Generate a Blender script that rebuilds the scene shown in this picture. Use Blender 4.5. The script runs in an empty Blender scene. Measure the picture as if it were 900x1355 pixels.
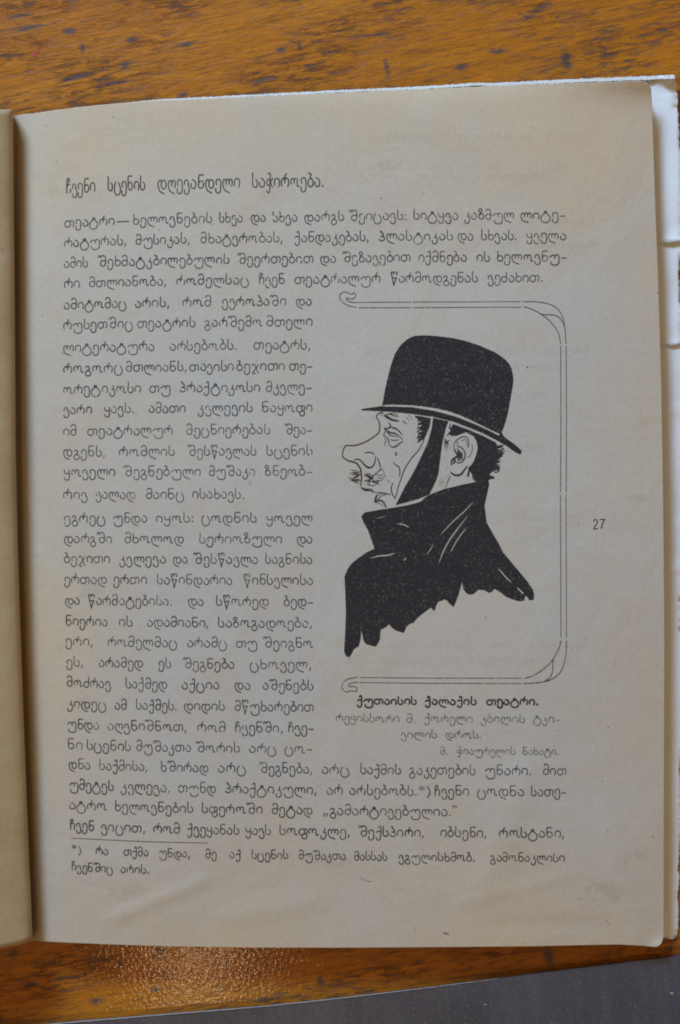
import bpy, bmesh, math, random
import numpy as np
from mathutils import Vector
from mathutils.geometry import delaunay_2d_cdt

random.seed(7)
S = 0.0002            # metres of table per unit of the drawing grid
D = 0.45              # camera height above the table
CX, CY = 450.0, 677.5
sc = bpy.context.scene

# ------------------------------------------------------------------ camera, world, lamps, exposure
cam_d = bpy.data.cameras.new('camera'); cam = bpy.data.objects.new('camera', cam_d)
sc.collection.objects.link(cam); sc.camera = cam
cam.location = (0, 0, D)
cam_d.sensor_fit = 'VERTICAL'; cam_d.sensor_height = 24
cam_d.lens = 24 * D / (1355 * S)
cam_d.clip_start = 0.01; cam_d.clip_end = 50
cam_d.dof.use_dof = True; cam_d.dof.focus_distance = D - 0.0075; cam_d.dof.aperture_fstop = 9.0

w = bpy.data.worlds.new('World'); sc.world = w; w.use_nodes = True
bg = w.node_tree.nodes['Background']
bg.inputs[0].default_value = (1.0, 0.66, 0.34, 1); bg.inputs[1].default_value = 0.30

def area(name, loc, target, size, power, col):
    l = bpy.data.lights.new(name, 'AREA'); l.shape = 'RECTANGLE'
    l.size = size[0]; l.size_y = size[1]; l.energy = power; l.color = col
    o = bpy.data.objects.new(name, l); sc.collection.objects.link(o)
    o.location = loc
    o.rotation_euler = (Vector(target) - Vector(loc)).to_track_quat('-Z', 'Y').to_euler()
    return o
KEY = area('window_light', (-0.40, 0.86, 0.64), (0, 0.02, 0), (0.34, 0.26), 16.5, (0.50, 0.73, 1.0))
WARM = area('ceiling_lamp', (-0.215, -0.672, 2.1), (0, 0, 0), (0.05, 0.05), 3.2, (1.0, 0.66, 0.34))
sc.view_settings.view_transform = 'Standard'; sc.view_settings.look = 'None'
sc.view_settings.exposure = 0.0; sc.view_settings.gamma = 1.0
sc.render.engine = 'CYCLES'
sc.cycles.filter_width = 1.9

# ------------------------------------------------------------------ helpers
def up(px, py, z):
    """table-plan grid coordinate at height z (m) -> world"""
    f = S * (D - z) / D
    return ((px - CX) * f, (CY - py) * f, z)

def link_mesh(name, verts, faces, mat, parent=None, smooth=False):
    me = bpy.data.meshes.new(name); me.from_pydata(verts, [], faces); me.update()
    o = bpy.data.objects.new(name, me); sc.collection.objects.link(o)
    if mat: me.materials.append(mat)
    if smooth:
        me.polygons.foreach_set('use_smooth', [True] * len(me.polygons))
    if parent: o.parent = parent
    return o

def solidify(o, t):
    m = o.modifiers.new('thickness', 'SOLIDIFY'); m.thickness = t; m.offset = -1
    return o

def catmull(pts, n=5):
    if len(pts) < 3: return [tuple(p) for p in pts]
    P = [pts[0]] + list(pts) + [pts[-1]]
    out = []
    for i in range(1, len(P) - 2):
        p0, p1, p2, p3 = [np.array(q, float) for q in P[i-1:i+3]]
        for j in range(n):
            t = j / n
            out.append(tuple(0.5 * ((2*p1) + (-p0+p2)*t + (2*p0-5*p1+4*p2-p3)*t*t + (-p0+3*p1-3*p2+p3)*t**3)))
    out.append(tuple(pts[-1]))
    return out

def interp(tab):
    xs = [a for a, b in tab]; ys = [b for a, b in tab]
    return lambda x: np.interp(x, xs, ys)

# ------------------------------------------------------------------ node helpers
def mat_new(name):
    m = bpy.data.materials.new(name); m.use_nodes = True
    nt = m.node_tree; b = nt.nodes['Principled BSDF']
    return m, nt, b
def N(nt, t, **kw):
    n = nt.nodes.new(t)
    for k, v in kw.items():
        if k.startswith('_'): n.inputs[k[1:]].default_value = v
        else: setattr(n, k, v)
    return n
def ramp(nt, src, stops):
    r = nt.nodes.new('ShaderNodeValToRGB')
    els = r.color_ramp.elements
    while len(els) < len(stops): els.new(0.5)
    for e, (p, c) in zip(els, stops):
        e.position = p; e.color = c if len(c) == 4 else (*c, 1)
    nt.links.new(src, r.inputs[0]); return r.outputs[0]
def noise(nt, vec, scale, detail=4, rough=0.55, dist=0.0):
    n = nt.nodes.new('ShaderNodeTexNoise')
    n.inputs['Scale'].default_value = scale; n.inputs['Detail'].default_value = detail
    n.inputs['Roughness'].default_value = rough; n.inputs['Distortion'].default_value = dist
    nt.links.new(vec, n.inputs['Vector']); return n.outputs['Fac']
def mixc(nt, fac, a, b, mode='MIX'):
    m = nt.nodes.new('ShaderNodeMix'); m.data_type = 'RGBA'; m.blend_type = mode
    for s, v in ((m.inputs[0], fac), (m.inputs[6], a), (m.inputs[7], b)):
        if hasattr(v, 'is_output'): nt.links.new(v, s)
        elif isinstance(v, (int, float)): s.default_value = v
        else: s.default_value = (*v, 1)
    return m.outputs[2]
def mathn(nt, op, a, b=0.0):
    m = nt.nodes.new('ShaderNodeMath'); m.operation = op
    for s, v in ((m.inputs[0], a), (m.inputs[1], b)):
        if hasattr(v, 'is_output'): nt.links.new(v, s)
        else: s.default_value = v
    return m.outputs[0]
def position(nt, rot=0.0, scale=(1, 1, 1)):
    g = nt.nodes.new('ShaderNodeNewGeometry')
    mp = nt.nodes.new('ShaderNodeMapping'); mp.vector_type = 'TEXTURE'
    scale = tuple(1/q for q in scale)
    mp.inputs['Rotation'].default_value = (0, 0, rot); mp.inputs['Scale'].default_value = scale
    nt.links.new(g.outputs['Position'], mp.inputs['Vector'])
    return mp.outputs[0]
def bump(nt, b, h, strength, dist):
    bn = nt.nodes.new('ShaderNodeBump'); bn.inputs['Strength'].default_value = strength
    bn.inputs['Distance'].default_value = dist
    nt.links.new(h, bn.inputs['Height']); nt.links.new(bn.outputs[0], b.inputs['Normal'])

def paper(name, base, stain, edge, rough=0.62, stain_amt=1.0, grain=1.0, tan=None):
    m, nt, b = mat_new(name)
    p = position(nt)
    big = noise(nt, p, 17, 5, 0.6, 0.4)
    mid = noise(nt, p, 70, 6, 0.68)
    fine = noise(nt, p, 1100, 3, 0.7)
    fib = noise(nt, position(nt, 0.5, (1, 0.35, 1)), 1900, 2, 0.5)
    c = mixc(nt, ramp(nt, big, [(0.38, (0, 0, 0)), (0.72, (stain_amt,)*3)]), base, stain)
    c = mixc(nt, ramp(nt, mid, [(0.46, (0, 0, 0)), (0.72, (0.75*stain_amt,)*3)]), c, edge)
    if tan:      # colour blends to tan towards the leaf's edges, varied by noise
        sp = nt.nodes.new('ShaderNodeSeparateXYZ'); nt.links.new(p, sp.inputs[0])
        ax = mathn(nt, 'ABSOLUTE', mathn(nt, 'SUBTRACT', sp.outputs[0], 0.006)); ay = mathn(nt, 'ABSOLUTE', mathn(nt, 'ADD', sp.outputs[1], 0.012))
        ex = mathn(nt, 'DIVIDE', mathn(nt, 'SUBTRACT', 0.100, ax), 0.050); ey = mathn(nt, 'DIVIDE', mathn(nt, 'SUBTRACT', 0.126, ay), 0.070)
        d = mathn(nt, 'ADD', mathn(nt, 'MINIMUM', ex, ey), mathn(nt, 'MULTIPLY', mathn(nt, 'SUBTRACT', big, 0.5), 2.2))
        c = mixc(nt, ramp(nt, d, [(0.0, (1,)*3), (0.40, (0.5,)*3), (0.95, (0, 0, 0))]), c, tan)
    c = mixc(nt, 0.5, c, ramp(nt, fine, [(0.3, (0.45,)*3), (0.7, (0.55,)*3)]), 'OVERLAY') if grain else c
    spk = noise(nt, p, 620, 1, 0.4)
    c = mixc(nt, ramp(nt, spk, [(0.785, (0, 0, 0)), (0.82, (0.4,)*3)]), c, (0.12, 0.09, 0.06))
    nt.links.new(c, b.inputs['Base Color'])
    b.inputs['Roughness'].default_value = rough
    b.inputs['Specular IOR Level'].default_value = 0.35
    h = mathn(nt, 'ADD', mathn(nt, 'MULTIPLY', fine, 0.5), mathn(nt, 'ADD', mathn(nt, 'MULTIPLY', mid, 2.5), fib))
    wr = mathn(nt, 'ADD', mathn(nt, 'MULTIPLY', noise(nt, p, 30, 3, 0.5, 0.8), 9.0), mathn(nt, 'MULTIPLY', noise(nt, p, 120, 3, 0.5, 0.5), 2.0))
    h = mathn(nt, 'ADD', mathn(nt, 'MULTIPLY', h, 0.6), wr)
    bump(nt, b, h, 0.5*grain, 0.00012)
    return m

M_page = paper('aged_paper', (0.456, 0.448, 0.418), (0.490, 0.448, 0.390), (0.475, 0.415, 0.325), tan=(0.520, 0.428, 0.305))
M_left = paper('tanned_paper', (0.43, 0.33, 0.195), (0.39, 0.285, 0.155), (0.49, 0.40, 0.27))
M_white = paper('white_wrapper_paper', (0.74, 0.79, 0.85), (0.70, 0.73, 0.77), (0.68, 0.67, 0.66), rough=0.5, stain_amt=0.5)
M_torn = paper('torn_paper_core', (0.58, 0.57, 0.55), (0.52, 0.50, 0.47), (0.45, 0.42, 0.38), rough=0.8, stain_amt=0.5)

def ink(name, col, a_lo, a_hi, lo=0.36, hi=0.5, speck=False):
    m, nt, b = mat_new(name)
    p = position(nt)
    nt.links.new(mixc(nt, noise(nt, p, 300, 3), col, tuple(c*1.5 for c in col)), b.inputs['Base Color'])
    b.inputs['Roughness'].default_value = 0.75
    b.inputs['Specular IOR Level'].default_value = 0.2
    a = ramp(nt, noise(nt, p, 1900, 2, 0.6), [(lo, (a_lo,)*3), (hi, (a_hi,)*3)])
    wear = ramp(nt, noise(nt, p, 120, 4, 0.65), [(0.27, (0.5,)*3), (0.42, (1,)*3)])
    if speck:
        wear = 0.985
        cl = ramp(nt, noise(nt, p, 95, 4, 0.6), [(0.34, (1,)*3), (0.62, (0,)*3)])
        a = mathn(nt, 'MAXIMUM', a, mathn(nt, 'MULTIPLY', cl, 0.97))
    al = mathn(nt, 'MULTIPLY', a, wear)
    nt.links.new(al, b.inputs['Alpha'])
    return m
M_ink = ink('black_print_ink', (0.035, 0.035, 0.042), 0.55, 0.95)
M_bold = ink('heavy_print_ink', (0.03, 0.03, 0.035), 0.8, 1.0)
M_faint = ink('faded_print_ink', (0.05, 0.05, 0.055), 0.25, 0.75)
M_solid = ink('solid_block_ink', (0.021, 0.019, 0.021), 0.56, 1.0, 0.33, 0.47, True)
M_ghost, _nt, _b = mat_new('show_through_ink')
_b.inputs['Base Color'].default_value = (0.16, 0.15, 0.15, 1); _b.inputs['Alpha'].default_value = 0.04

# ------------------------------------------------------------------ page surface
kf = interp([(0, .05), (20, .043), (60, .032), (87, .0265), (110, .0235), (151, .0185), (180, .0172), (236, .0135),
             (270, .0118), (330, .0095), (400, .0078), (430, .0062), (520, .0026), (750, 0), (900, 0)])
def base_y(x, v):               # a printed line dips towards the gutter
    return 689 + (v - 689) * (1 - kf(x))
left_edge = interp([(100, 16), (145, 17), (250, 18), (330, 19), (600, 21), (700, 23), (800, 26), (940, 31), (1080, 36.5),
                    (1160, 40), (1235, 43), (1260, 44)])
top_y = interp([(0, 156), (20, 153), (43, 150.5), (75, 145.5), (110, 141), (147, 137.5), (207, 133), (300, 129.5), (400, 125),
                (450, 122.8), (540, 119), (635, 114.5), (720, 111), (800, 108.5), (850, 107), (900, 106)])
bot_y = interp([(0, 1243), (45, 1244.5), (60, 1246), (100, 1248), (150, 1250), (225, 1252.5), (330, 1254), (450, 1254.3),
                (600, 1253.3), (700, 1252.4), (780, 1250.6), (820, 1250), (850, 1251.6), (870, 1253.6), (900, 1254)])
_right = interp([(100, 861), (140, 863), (230, 866), (290, 868), (350, 870.5), (450, 873.5), (500, 875), (600, 876.8),
                 (700, 878.2), (800, 879), (850, 879.4), (950, 879), (1050, 878.6), (1230, 878.4), (1260, 878.2)])
def right_edge(y):
    x = _right(y)
    x = x - np.interp(y, [106, 107, 108.5, 111, 115, 119], [13, 8, 5, 2.4, .6, 0])
    x = x - np.interp(y, [1234, 1240, 1245, 1249, 1251.5, 1253.3], [0, .5, 1.8, 4, 7, 13])
    return x

def zpage(px, py):
    px = np.asarray(px, float); py = np.asarray(py, float)
    g = px - left_edge(py)
    z = 7.6 - 5.4 * np.exp(-np.maximum(g, -8) / 17.0) + 0.9 * np.exp(-((px - 260) / 170.0) ** 2)
    # lazy waves and soft creases of old paper
    z += 0.22 * np.sin(px / 97.0 + 1.0) * np.sin(py / 140.0) + 0.10 * np.sin((px * .6 + py) / 61.0)
    def ridge(x0, y0, x1, y1, wd, h):
        dx, dy = x1 - x0, y1 - y0; L = math.hypot(dx, dy)
        t = ((px - x0) * dx + (py - y0) * dy) / L / L
        dist = ((px - x0) * dy - (py - y0) * dx) / L
        env = np.exp(-np.maximum(np.abs(t - .5) - .4, 0) ** 2 / .03)
        return h * np.exp(-(dist / wd) ** 2) * env
    z += ridge(150, 1215, 270, 1165, 9, .30) + ridge(700, 1010, 640, 1180, 22, .35) + ridge(800, 1090, 850, 1245, 16, .35)
    z += ridge(780, 980, 850, 1090, 8, -.12) + ridge(300, 1215, 420, 1190, 14, .2) + ridge(560, 150, 700, 230, 24, .28)
    z += ridge(335, 805, 300, 860, 7, .10) + ridge(845, 985, 822, 989, 1.6, .09) + ridge(880, 880, 850, 882, 1.6, .09)
    z += ridge(18, 729, 56, 731, 1.6, .10) + ridge(610, 1195, 750, 1160, 8, .14) + ridge(660, 1225, 790, 1222, 10, -.16)
    z += ridge(690, 170, 740, 215, 10, .12) + ridge(90, 180, 130, 260, 12, .14)
    # corners: upper right dips, lower right curls up
    z += 2.6 * np.exp(-(((px - 860) / 85.0) ** 2 + ((py - 96) / 26.0) ** 2))
    z -= 0.9 * np.exp(-((py - 100) / 22.0) ** 2) * np.clip((px - 40) / 100, 0, 1) * np.clip((760 - px) / 100, 0, 1)
    z += 1.3 * np.exp(-(((px - 880) / 15.0) ** 2 + ((py - 1258) / 14.0) ** 2))
    z -= 1.5 * np.clip((px - 640) / 240, 0, 1) ** 2
    return z * 0.001

# ------------------------------------------------------------------ table
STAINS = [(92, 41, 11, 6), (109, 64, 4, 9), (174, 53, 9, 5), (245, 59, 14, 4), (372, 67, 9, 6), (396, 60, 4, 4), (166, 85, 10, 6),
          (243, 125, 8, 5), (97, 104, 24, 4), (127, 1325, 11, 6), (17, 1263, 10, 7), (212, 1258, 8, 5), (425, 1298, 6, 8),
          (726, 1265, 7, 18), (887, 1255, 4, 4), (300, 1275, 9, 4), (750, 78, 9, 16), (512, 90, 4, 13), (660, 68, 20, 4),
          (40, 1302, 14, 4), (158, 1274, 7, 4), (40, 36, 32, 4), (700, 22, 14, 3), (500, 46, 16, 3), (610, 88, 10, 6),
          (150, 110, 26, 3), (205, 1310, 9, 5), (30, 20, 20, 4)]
def build_table():
    m, nt, b = mat_new('worn_varnished_wood')
    R = math.radians(9)
    p = position(nt, R)
    ps = position(nt, R, (1, 8, 1)); pg = position(nt, R, (1, 14, 1)); pf = position(nt, R, (1, 10, 1))
    tone = noise(nt, ps, 7, 5, 0.6, 0.6)
    c = ramp(nt, tone, [(0.28, (0.35, 0.112, 0.004)), (0.52, (0.44, 0.152, 0.006)), (0.74, (0.51, 0.198, 0.010))])
    grain = noise(nt, pg, 48, 6, 0.7, 1.0)
    c = mixc(nt, ramp(nt, grain, [(0.44, (0, 0, 0)), (0.68, (0.7,)*3)]), c, (0.25, 0.080, 0.008))
    fine = noise(nt, pf, 230, 4, 0.7)
    c = mixc(nt, ramp(nt, fine, [(0.50, (0, 0, 0)), (0.64, (0.45,)*3)]), c, (0.17, 0.060, 0.010))
    # short open pores darkened by ink and dirt
    pore = noise(nt, position(nt, R, (1, 5.0, 1)), 130, 6, 0.8, 0.4)
    clump = noise(nt, position(nt, R, (1, 2.2, 1)), 30, 4, 0.6)
    pm = mathn(nt, 'MULTIPLY', ramp(nt, pore, [(0.50, (0, 0, 0)), (0.60, (1,)*3)]),
               ramp(nt, clump, [(0.42, (0, 0, 0)), (0.60, (1,)*3)]))
    c = mixc(nt, mathn(nt, 'MULTIPLY', pm, 0.9), c, (0.090, 0.060, 0.058))
    hair = noise(nt, position(nt, R+0.05, (1, 14, 1)), 120, 4, 0.7, 0.3)
    c = mixc(nt, ramp(nt, hair, [(0.56, (0, 0, 0)), (0.64, (0.75,)*3)]), c, (0.10, 0.052, 0.03))
    rag = noise(nt, position(nt, R, (1, 3.0, 1)), 260, 5, 0.75)
    gm = nt.nodes.new('ShaderNodeNewGeometry').outputs['Position']; tot = None
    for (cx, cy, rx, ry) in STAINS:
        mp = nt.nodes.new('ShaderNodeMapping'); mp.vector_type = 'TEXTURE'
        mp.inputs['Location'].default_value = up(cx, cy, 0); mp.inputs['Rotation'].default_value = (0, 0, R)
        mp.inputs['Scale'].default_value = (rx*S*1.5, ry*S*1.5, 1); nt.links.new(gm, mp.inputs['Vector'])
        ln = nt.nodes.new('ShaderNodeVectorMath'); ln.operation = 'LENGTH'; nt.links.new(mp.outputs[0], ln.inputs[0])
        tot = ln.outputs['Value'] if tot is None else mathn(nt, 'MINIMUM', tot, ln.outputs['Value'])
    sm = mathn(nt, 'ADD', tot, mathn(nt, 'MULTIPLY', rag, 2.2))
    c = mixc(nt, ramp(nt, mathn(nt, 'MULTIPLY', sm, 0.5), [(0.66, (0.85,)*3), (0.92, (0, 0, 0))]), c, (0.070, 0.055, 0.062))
    dust = noise(nt, p, 480, 3, 0.7)
    c = mixc(nt, ramp(nt, dust, [(0.60, (0, 0, 0)), (0.80, (0.25,)*3)]), c, (0.55, 0.36, 0.14))
    nt.links.new(c, b.inputs['Base Color'])
    rr = ramp(nt, noise(nt, p, 90, 4), [(0.3, (0.38,)*3), (0.7, (0.52,)*3)])
    nt.links.new(rr, b.inputs['Roughness'])
    b.inputs['Coat Weight'].default_value = 0.10; b.inputs['Coat Roughness'].default_value = 0.095
    cb = nt.nodes.new('ShaderNodeBump'); cb.inputs['Strength'].default_value = 1.0; cb.inputs['Distance'].default_value = 0.000038
    nt.links.new(noise(nt, p, 1000, 2, 0.5), cb.inputs['Height']); nt.links.new(cb.outputs[0], b.inputs['Coat Normal'])
    b.inputs['Specular IOR Level'].default_value = 0.2
    glit = noise(nt, position(nt, R, (1, 1.6, 1)), 420, 4, 0.65)
    h = mathn(nt, 'SUBTRACT', mathn(nt, 'ADD', mathn(nt, 'MULTIPLY', glit, 0.8), mathn(nt, 'MULTIPLY', noise(nt, ps, 60, 5), 0.5)),
              mathn(nt, 'MULTIPLY', pm, 0.8))
    bump(nt, b, h, 0.7, 0.0003)
    # one slab with a real thickness
    x, y, t = 0.62, 0.48, 0.028
    vs = [(-x, -y, 0), (x, -y, 0), (x, y, 0), (-x, y, 0), (-x, -y, -t), (x, -y, -t), (x, y, -t), (-x, y, -t)]
    fs = [(0, 1, 2, 3), (7, 6, 5, 4), (0, 4, 5, 1), (1, 5, 6, 2), (2, 6, 7, 3), (3, 7, 4, 0)]
    o = link_mesh('table_top', vs, fs, m)
    o['kind'] = 'structure'
    o['label'] = 'golden brown varnished wooden table top with dark worn grain'
    mr, ntr, br = mat_new('red_paint'); br.inputs['Base Color'].default_value = (0.42, 0.03, 0.015, 1)
    # red fleck with a thin tail, dried on the wood
    pts = [up(46 + 3.2*math.cos(a)*(1+.2*math.sin(3*a)), 72 + 3.0*math.sin(a), 0.0001) for a in [i*math.pi/8 for i in range(16)]]
    tail = [up(47, 70, .0001), up(53.5, 63, .0001), up(54.6, 63.6, .0001), up(49.5, 72, .0001)]
    link_mesh('red_paint_fleck', [*pts], [tuple(reversed(range(16)))], mr, o)
    link_mesh('red_paint_fleck', tail, [(0, 1, 2, 3)], mr, o)
    return o
build_table()

# ------------------------------------------------------------------ the book
book = bpy.data.objects.new('open_book', None); sc.collection.objects.link(book)
book['label'] = 'open old printed booklet, yellowed page of Georgian text with drawing of bowler-hatted man'
book['category'] = 'book'

def build_page():
    nu, nv = 210, 290
    us = np.concatenate([np.linspace(0, .08, 40, endpoint=False), np.linspace(.08, .985, nu - 70), np.linspace(.985, 1, 30)[1:]])
    vv = np.concatenate([np.linspace(0, .016, 26, endpoint=False), np.linspace(.016, .984, nv - 52), np.linspace(.984, 1, 27)[1:]])
    verts = []
    for v in vv:
        yc = 107 + v * (1254 - 107)
        xl = left_edge(yc) - 5; xr = right_edge(106 + v*(1253.3 - 106))
        x = xl + us * (xr - xl)
        rag = 0.35*np.sin(x/7.3) * np.sin(x/2.9+1)
        y = top_y(x) + rag*(1-v) + v * (bot_y(x) - top_y(x))
        z = zpage(x, y)
        f = S * (D - z) / D
        verts += list(zip((x - CX) * f, (CY - y) * f, z))
    n = len(us); faces = []
    for j in range(len(vv) - 1):
        for i in range(n - 1):
            a = j*n + i
            faces.append((a, a+n, a+n+1, a+1))
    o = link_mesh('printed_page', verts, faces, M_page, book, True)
    return solidify(o, 0.00014)
page = build_page()

# facing page that bulges over the gutter
def build_facing():
    prof = [(-330, 20.0), (-200, 20.4), (-120, 19.6), (-80, 18.6), (-50, 17.2), (-34, 16.0), (-22, 15.0), (-14, 14.2), (-8, 13.4),
            (-4, 12.6), (-1.5, 11.6), (-0.2, 10), (-0.3, 7.6), (-1.6, 5.4), (-4, 4.0), (-7, 3.0)]
    prof = catmull(prof, 4)
    nv = 150; vs = []
    for j in range(nv):
        v = j / (nv - 1)
        for dx, z in prof:
            x = left_edge(145 + v*1095) + dx
            tp = 144.4 + .5*math.sin(x/5) + (1.5 if dx > -2 else 0) - max(0, -dx-20)*.02
            bt = 1243 + 12.5 * min(1, max(0, -dx) / 44.0) ** 0.62
            y = tp + v * (bt - tp)
            zz = (z + .12*math.sin(y/70 + x/40)) * .001
            vs.append(up(x, y, zz))
    n = len(prof)
    fs = [(j*n+i, (j+1)*n+i, (j+1)*n+i+1, j*n+i+1) for j in range(nv-1) for i in range(n-1)]
    o = link_mesh('facing_page', vs, fs, M_left, book, True)
    return solidify(o, 0.00014)
build_facing()

# generic sheet cut from an outline (plan coordinates), following a height function
def inside(poly, X, Y):
    poly = np.array(poly); n = len(poly); c = np.zeros(len(X), bool)
    j = n - 1
    for i in range(n):
        xi, yi = poly[i]; xj, yj = poly[j]
        if yi != yj:
            cond = ((yi > Y) != (yj > Y)) & (X < (xj - xi) * (Y - yi) / (yj - yi) + xi)
            c ^= cond
        j = i
    return c
def region(name, outline, zf, mat, parent, grid=8.0, holes=(), smooth=True):
    pts = [Vector(p) for p in outline]; edges = [(i, (i+1) % len(outline)) for i in range(len(outline))]
    for h in holes:
        b0 = len(pts); pts += [Vector(p) for p in h]
        edges += [(b0+i, b0+(i+1) % len(h)) for i in range(len(h))]
    O = np.array(outline)
    gx, gy = np.meshgrid(np.arange(O[:, 0].min()+grid/2, O[:, 0].max(), grid), np.arange(O[:, 1].min()+grid/2, O[:, 1].max(), grid))
    gx = gx.ravel() + 0.013; gy = gy.ravel() + 0.007
    k = inside(outline, gx, gy)
    pts += [Vector((a, b)) for a, b in zip(gx[k], gy[k])]
    v, e, f, *_ = delaunay_2d_cdt(pts, edges, [], 0, 1e-4)
    V = np.array([(p.x, p.y) for p in v]); F = np.array([t for t in f if len(t) == 3])
    cen = V[F].mean(axis=1)
    k = inside(outline, cen[:, 0], cen[:, 1])
    for h in holes: k &= ~inside(h, cen[:, 0], cen[:, 1])
    F = F[k]
    a, b, c = V[F[:, 0]], V[F[:, 1]], V[F[:, 2]]
    cr = (b[:, 0]-a[:, 0])*(c[:, 1]-a[:, 1]) - (b[:, 1]-a[:, 1])*(c[:, 0]-a[:, 0])
    F[cr > 0] = F[cr > 0][:, ::-1]
    Z = zf(V[:, 0], V[:, 1]); fz = S*(D - Z)/D
    verts = list(zip((V[:, 0]-CX)*fz, (CY-V[:, 1])*fz, Z))
    return link_mesh(name, verts, [tuple(map(int, t)) for t in F], mat, parent, smooth)

def ragged(pts, step=2.2, amp=0.7, seed=1):
    r = random.Random(seed); out = []
    for (x0, y0), (x1, y1) in zip(pts[:-1], pts[1:]):
        L = math.hypot(x1-x0, y1-y0); n = max(1, int(L/step))
        for i in range(n):
            t = i/n; a = amp * (r.random() - .5) * 2
            out.append((x0+(x1-x0)*t - a*(y1-y0)/L, y0+(y1-y0)*t + a*(x1-x0)/L))
    out.append(pts[-1]); return out

# leaves lying under the printed page, a little smaller
for k in range(3):
    def zl(x, y, k=k):
        g = np.maximum(x - left_edge(y), -5)
        return (5.2 - 1.25*k - (4.4 - 1.0*k) * np.exp(-g/22.0) - 0.5*np.clip((x-700)/180, 0, 1)) * .001
    ins = 4 + 2.5*k
    out = [(50, 160+k), (200, 140+k), (450, 130+k), (700, 121+k), (856-ins, 116+k), (862-ins, 130), (870-ins, 400), (874-ins, 800), (873-ins, 1236),
           (866-ins, 1244-k), (600, 1245-k), (300, 1245-k), (60, 1239-k)]
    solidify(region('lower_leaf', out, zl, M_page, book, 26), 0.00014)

# white wrapper sheet torn into three, sticking out on the right and along the head
def z_a(x, y):
    x = np.asarray(x, float)
    lip = (0.25 + 2.6*np.clip((x-868)/16, 0, 1))*np.exp(-((y - np.interp(x, [20, 450, 635, 890], [150, 121, 111.5, 101])) / 4.2) ** 2)
    lift = 0.9*np.exp(-((y - 321)/9.0)**2) * np.clip((x-860)/30, 0, 1)
    curl = 2.0*np.exp(-(((x-902)/7)**2)) * np.clip((140-y)/30, 0, 1)
    return (1.4 + lip + lift + curl + .15*np.sin(y/19)) * .001
head = ragged([(60, 152), (150, 139), (207, 132), (300, 127.8), (400, 122.6), (450, 120), (540, 116), (590, 113.2), (634, 110), (650, 110.8), (770, 105), (840, 102.2), (892, 99.8)], 2.0, .55, 3)
rightA = ragged([(893, 101), (895, 112), (896, 122), (897, 140), (898.5, 165), (899.5, 195), (903, 205), (905, 260), (906, 318)], 2.4, .9, 4)
lowA = ragged([(906, 318), (896, 319.5), (884, 321.5), (868, 323.5), (840, 325), (780, 326)], 3, .4, 5)
def fray(name, outline, zf, parent=book, grid=10):
    return solidify(region(name, outline, zf, M_white, parent, grid), 0.00018)
sa = fray('wrapper_sheet', head + rightA + lowA + [(780, 200), (400, 170), (60, 175)], z_a)
sa['label'] = 'top piece of torn white wrapper sheet showing beyond the page head'
def z_b(x, y):
    return (1.0 + 0.6*np.exp(-((y-456)/5.0)**2)*np.clip((x-868)/20, 0, 1) + .12*np.sin(y/13)) * .001
B = ragged([(780, 308), (840, 307), (880, 309), (908, 310)], 4, .3, 6) + [(908, 340)] + \
    ragged([(901, 343), (898.5, 347), (899, 356), (897, 362), (899, 372), (900, 384), (898.6, 395), (900, 402), (906, 410), (906, 452)], 2, .8, 7) + \
    ragged([(906, 452), (897, 455.5), (890, 457.6), (884, 456), (876, 457.2), (860, 456), (780, 455)], 2, .5, 8)
fray('wrapper_sheet', B, z_b)
def z_c(x, y):
    return (0.55 + .12*np.sin(y/23) + .55*np.exp(-((y-752)/2.0)**2) + .5*np.exp(-((y-697)/1.6)**2)*(x > 884)
            + .35*np.exp(-((y-616)/2.0)**2) + .3*np.exp(-((y-945)/1.8)**2)+ .3*np.exp(-((y-972)/1.8)**2)+ .3*np.exp(-((y-541)/1.8)**2)) * .001
C = [(780, 440), (910, 440), (910, 790)] + \
    ragged([(904, 793), (897.5, 795), (903, 799), (905, 818), (899, 821), (904, 826), (899, 835), (906, 842), (906, 980), (901, 1005), (899, 1020), (901, 1032),
            (903, 1100), (899.5, 1115), (898, 1146), (897, 1152), (900, 1158), (898.5, 1172), (896.5, 1186), (898.5, 1205), (897.5, 1228), (895, 1239), (890, 1243)], 2.2, .8, 9) + \
    ragged([(890, 1243), (880, 1241), (860, 1240), (780, 1238)], 3, .3, 10)
fray('wrapper_sheet', C, z_c, grid=7)
# feathery torn paper core along the head edge
def torn_ribbon():
    r = random.Random(11); vs = []; fs = []
    xs = np.arange(24, 893, 1.6)
    hx = [20, 75, 150, 207, 300, 400, 450, 540, 590, 634, 650, 770, 840, 892]; hy = [154, 147, 138.5, 132.5, 127.8, 122.6, 120, 116, 113.2, 110, 110.8, 105, 102.2, 99.8]
    for i, x in enumerate(xs):
        y = np.interp(x, hx, hy); wdt = np.interp(x, [20, 60, 150, 300, 450, 700, 892], [2.4, 1.2, 1.0, 1.5, 2.4, 3.4, 4.2])
        z = .0017 + .0002*math.sin(x/23) + .0020*min(1, max(0, (x-872)/16))
        vs.append(up(x, y - .9 + r.uniform(-.6, .6), z)); vs.append(up(x, y - .2 + wdt*.5, z+.0005 + r.uniform(-.0001, .0001))); vs.append(up(x, y + wdt + r.uniform(-.6, .5), z+.0009))
        if i:
            a = 3*i
            fs += [(a-3, a-2, a+1, a), (a-2, a-1, a+2, a+1)]
    o = link_mesh('torn_edge', vs, fs, M_torn, sa, False)
    solidify(o, 0.0003)
torn_ribbon()
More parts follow.
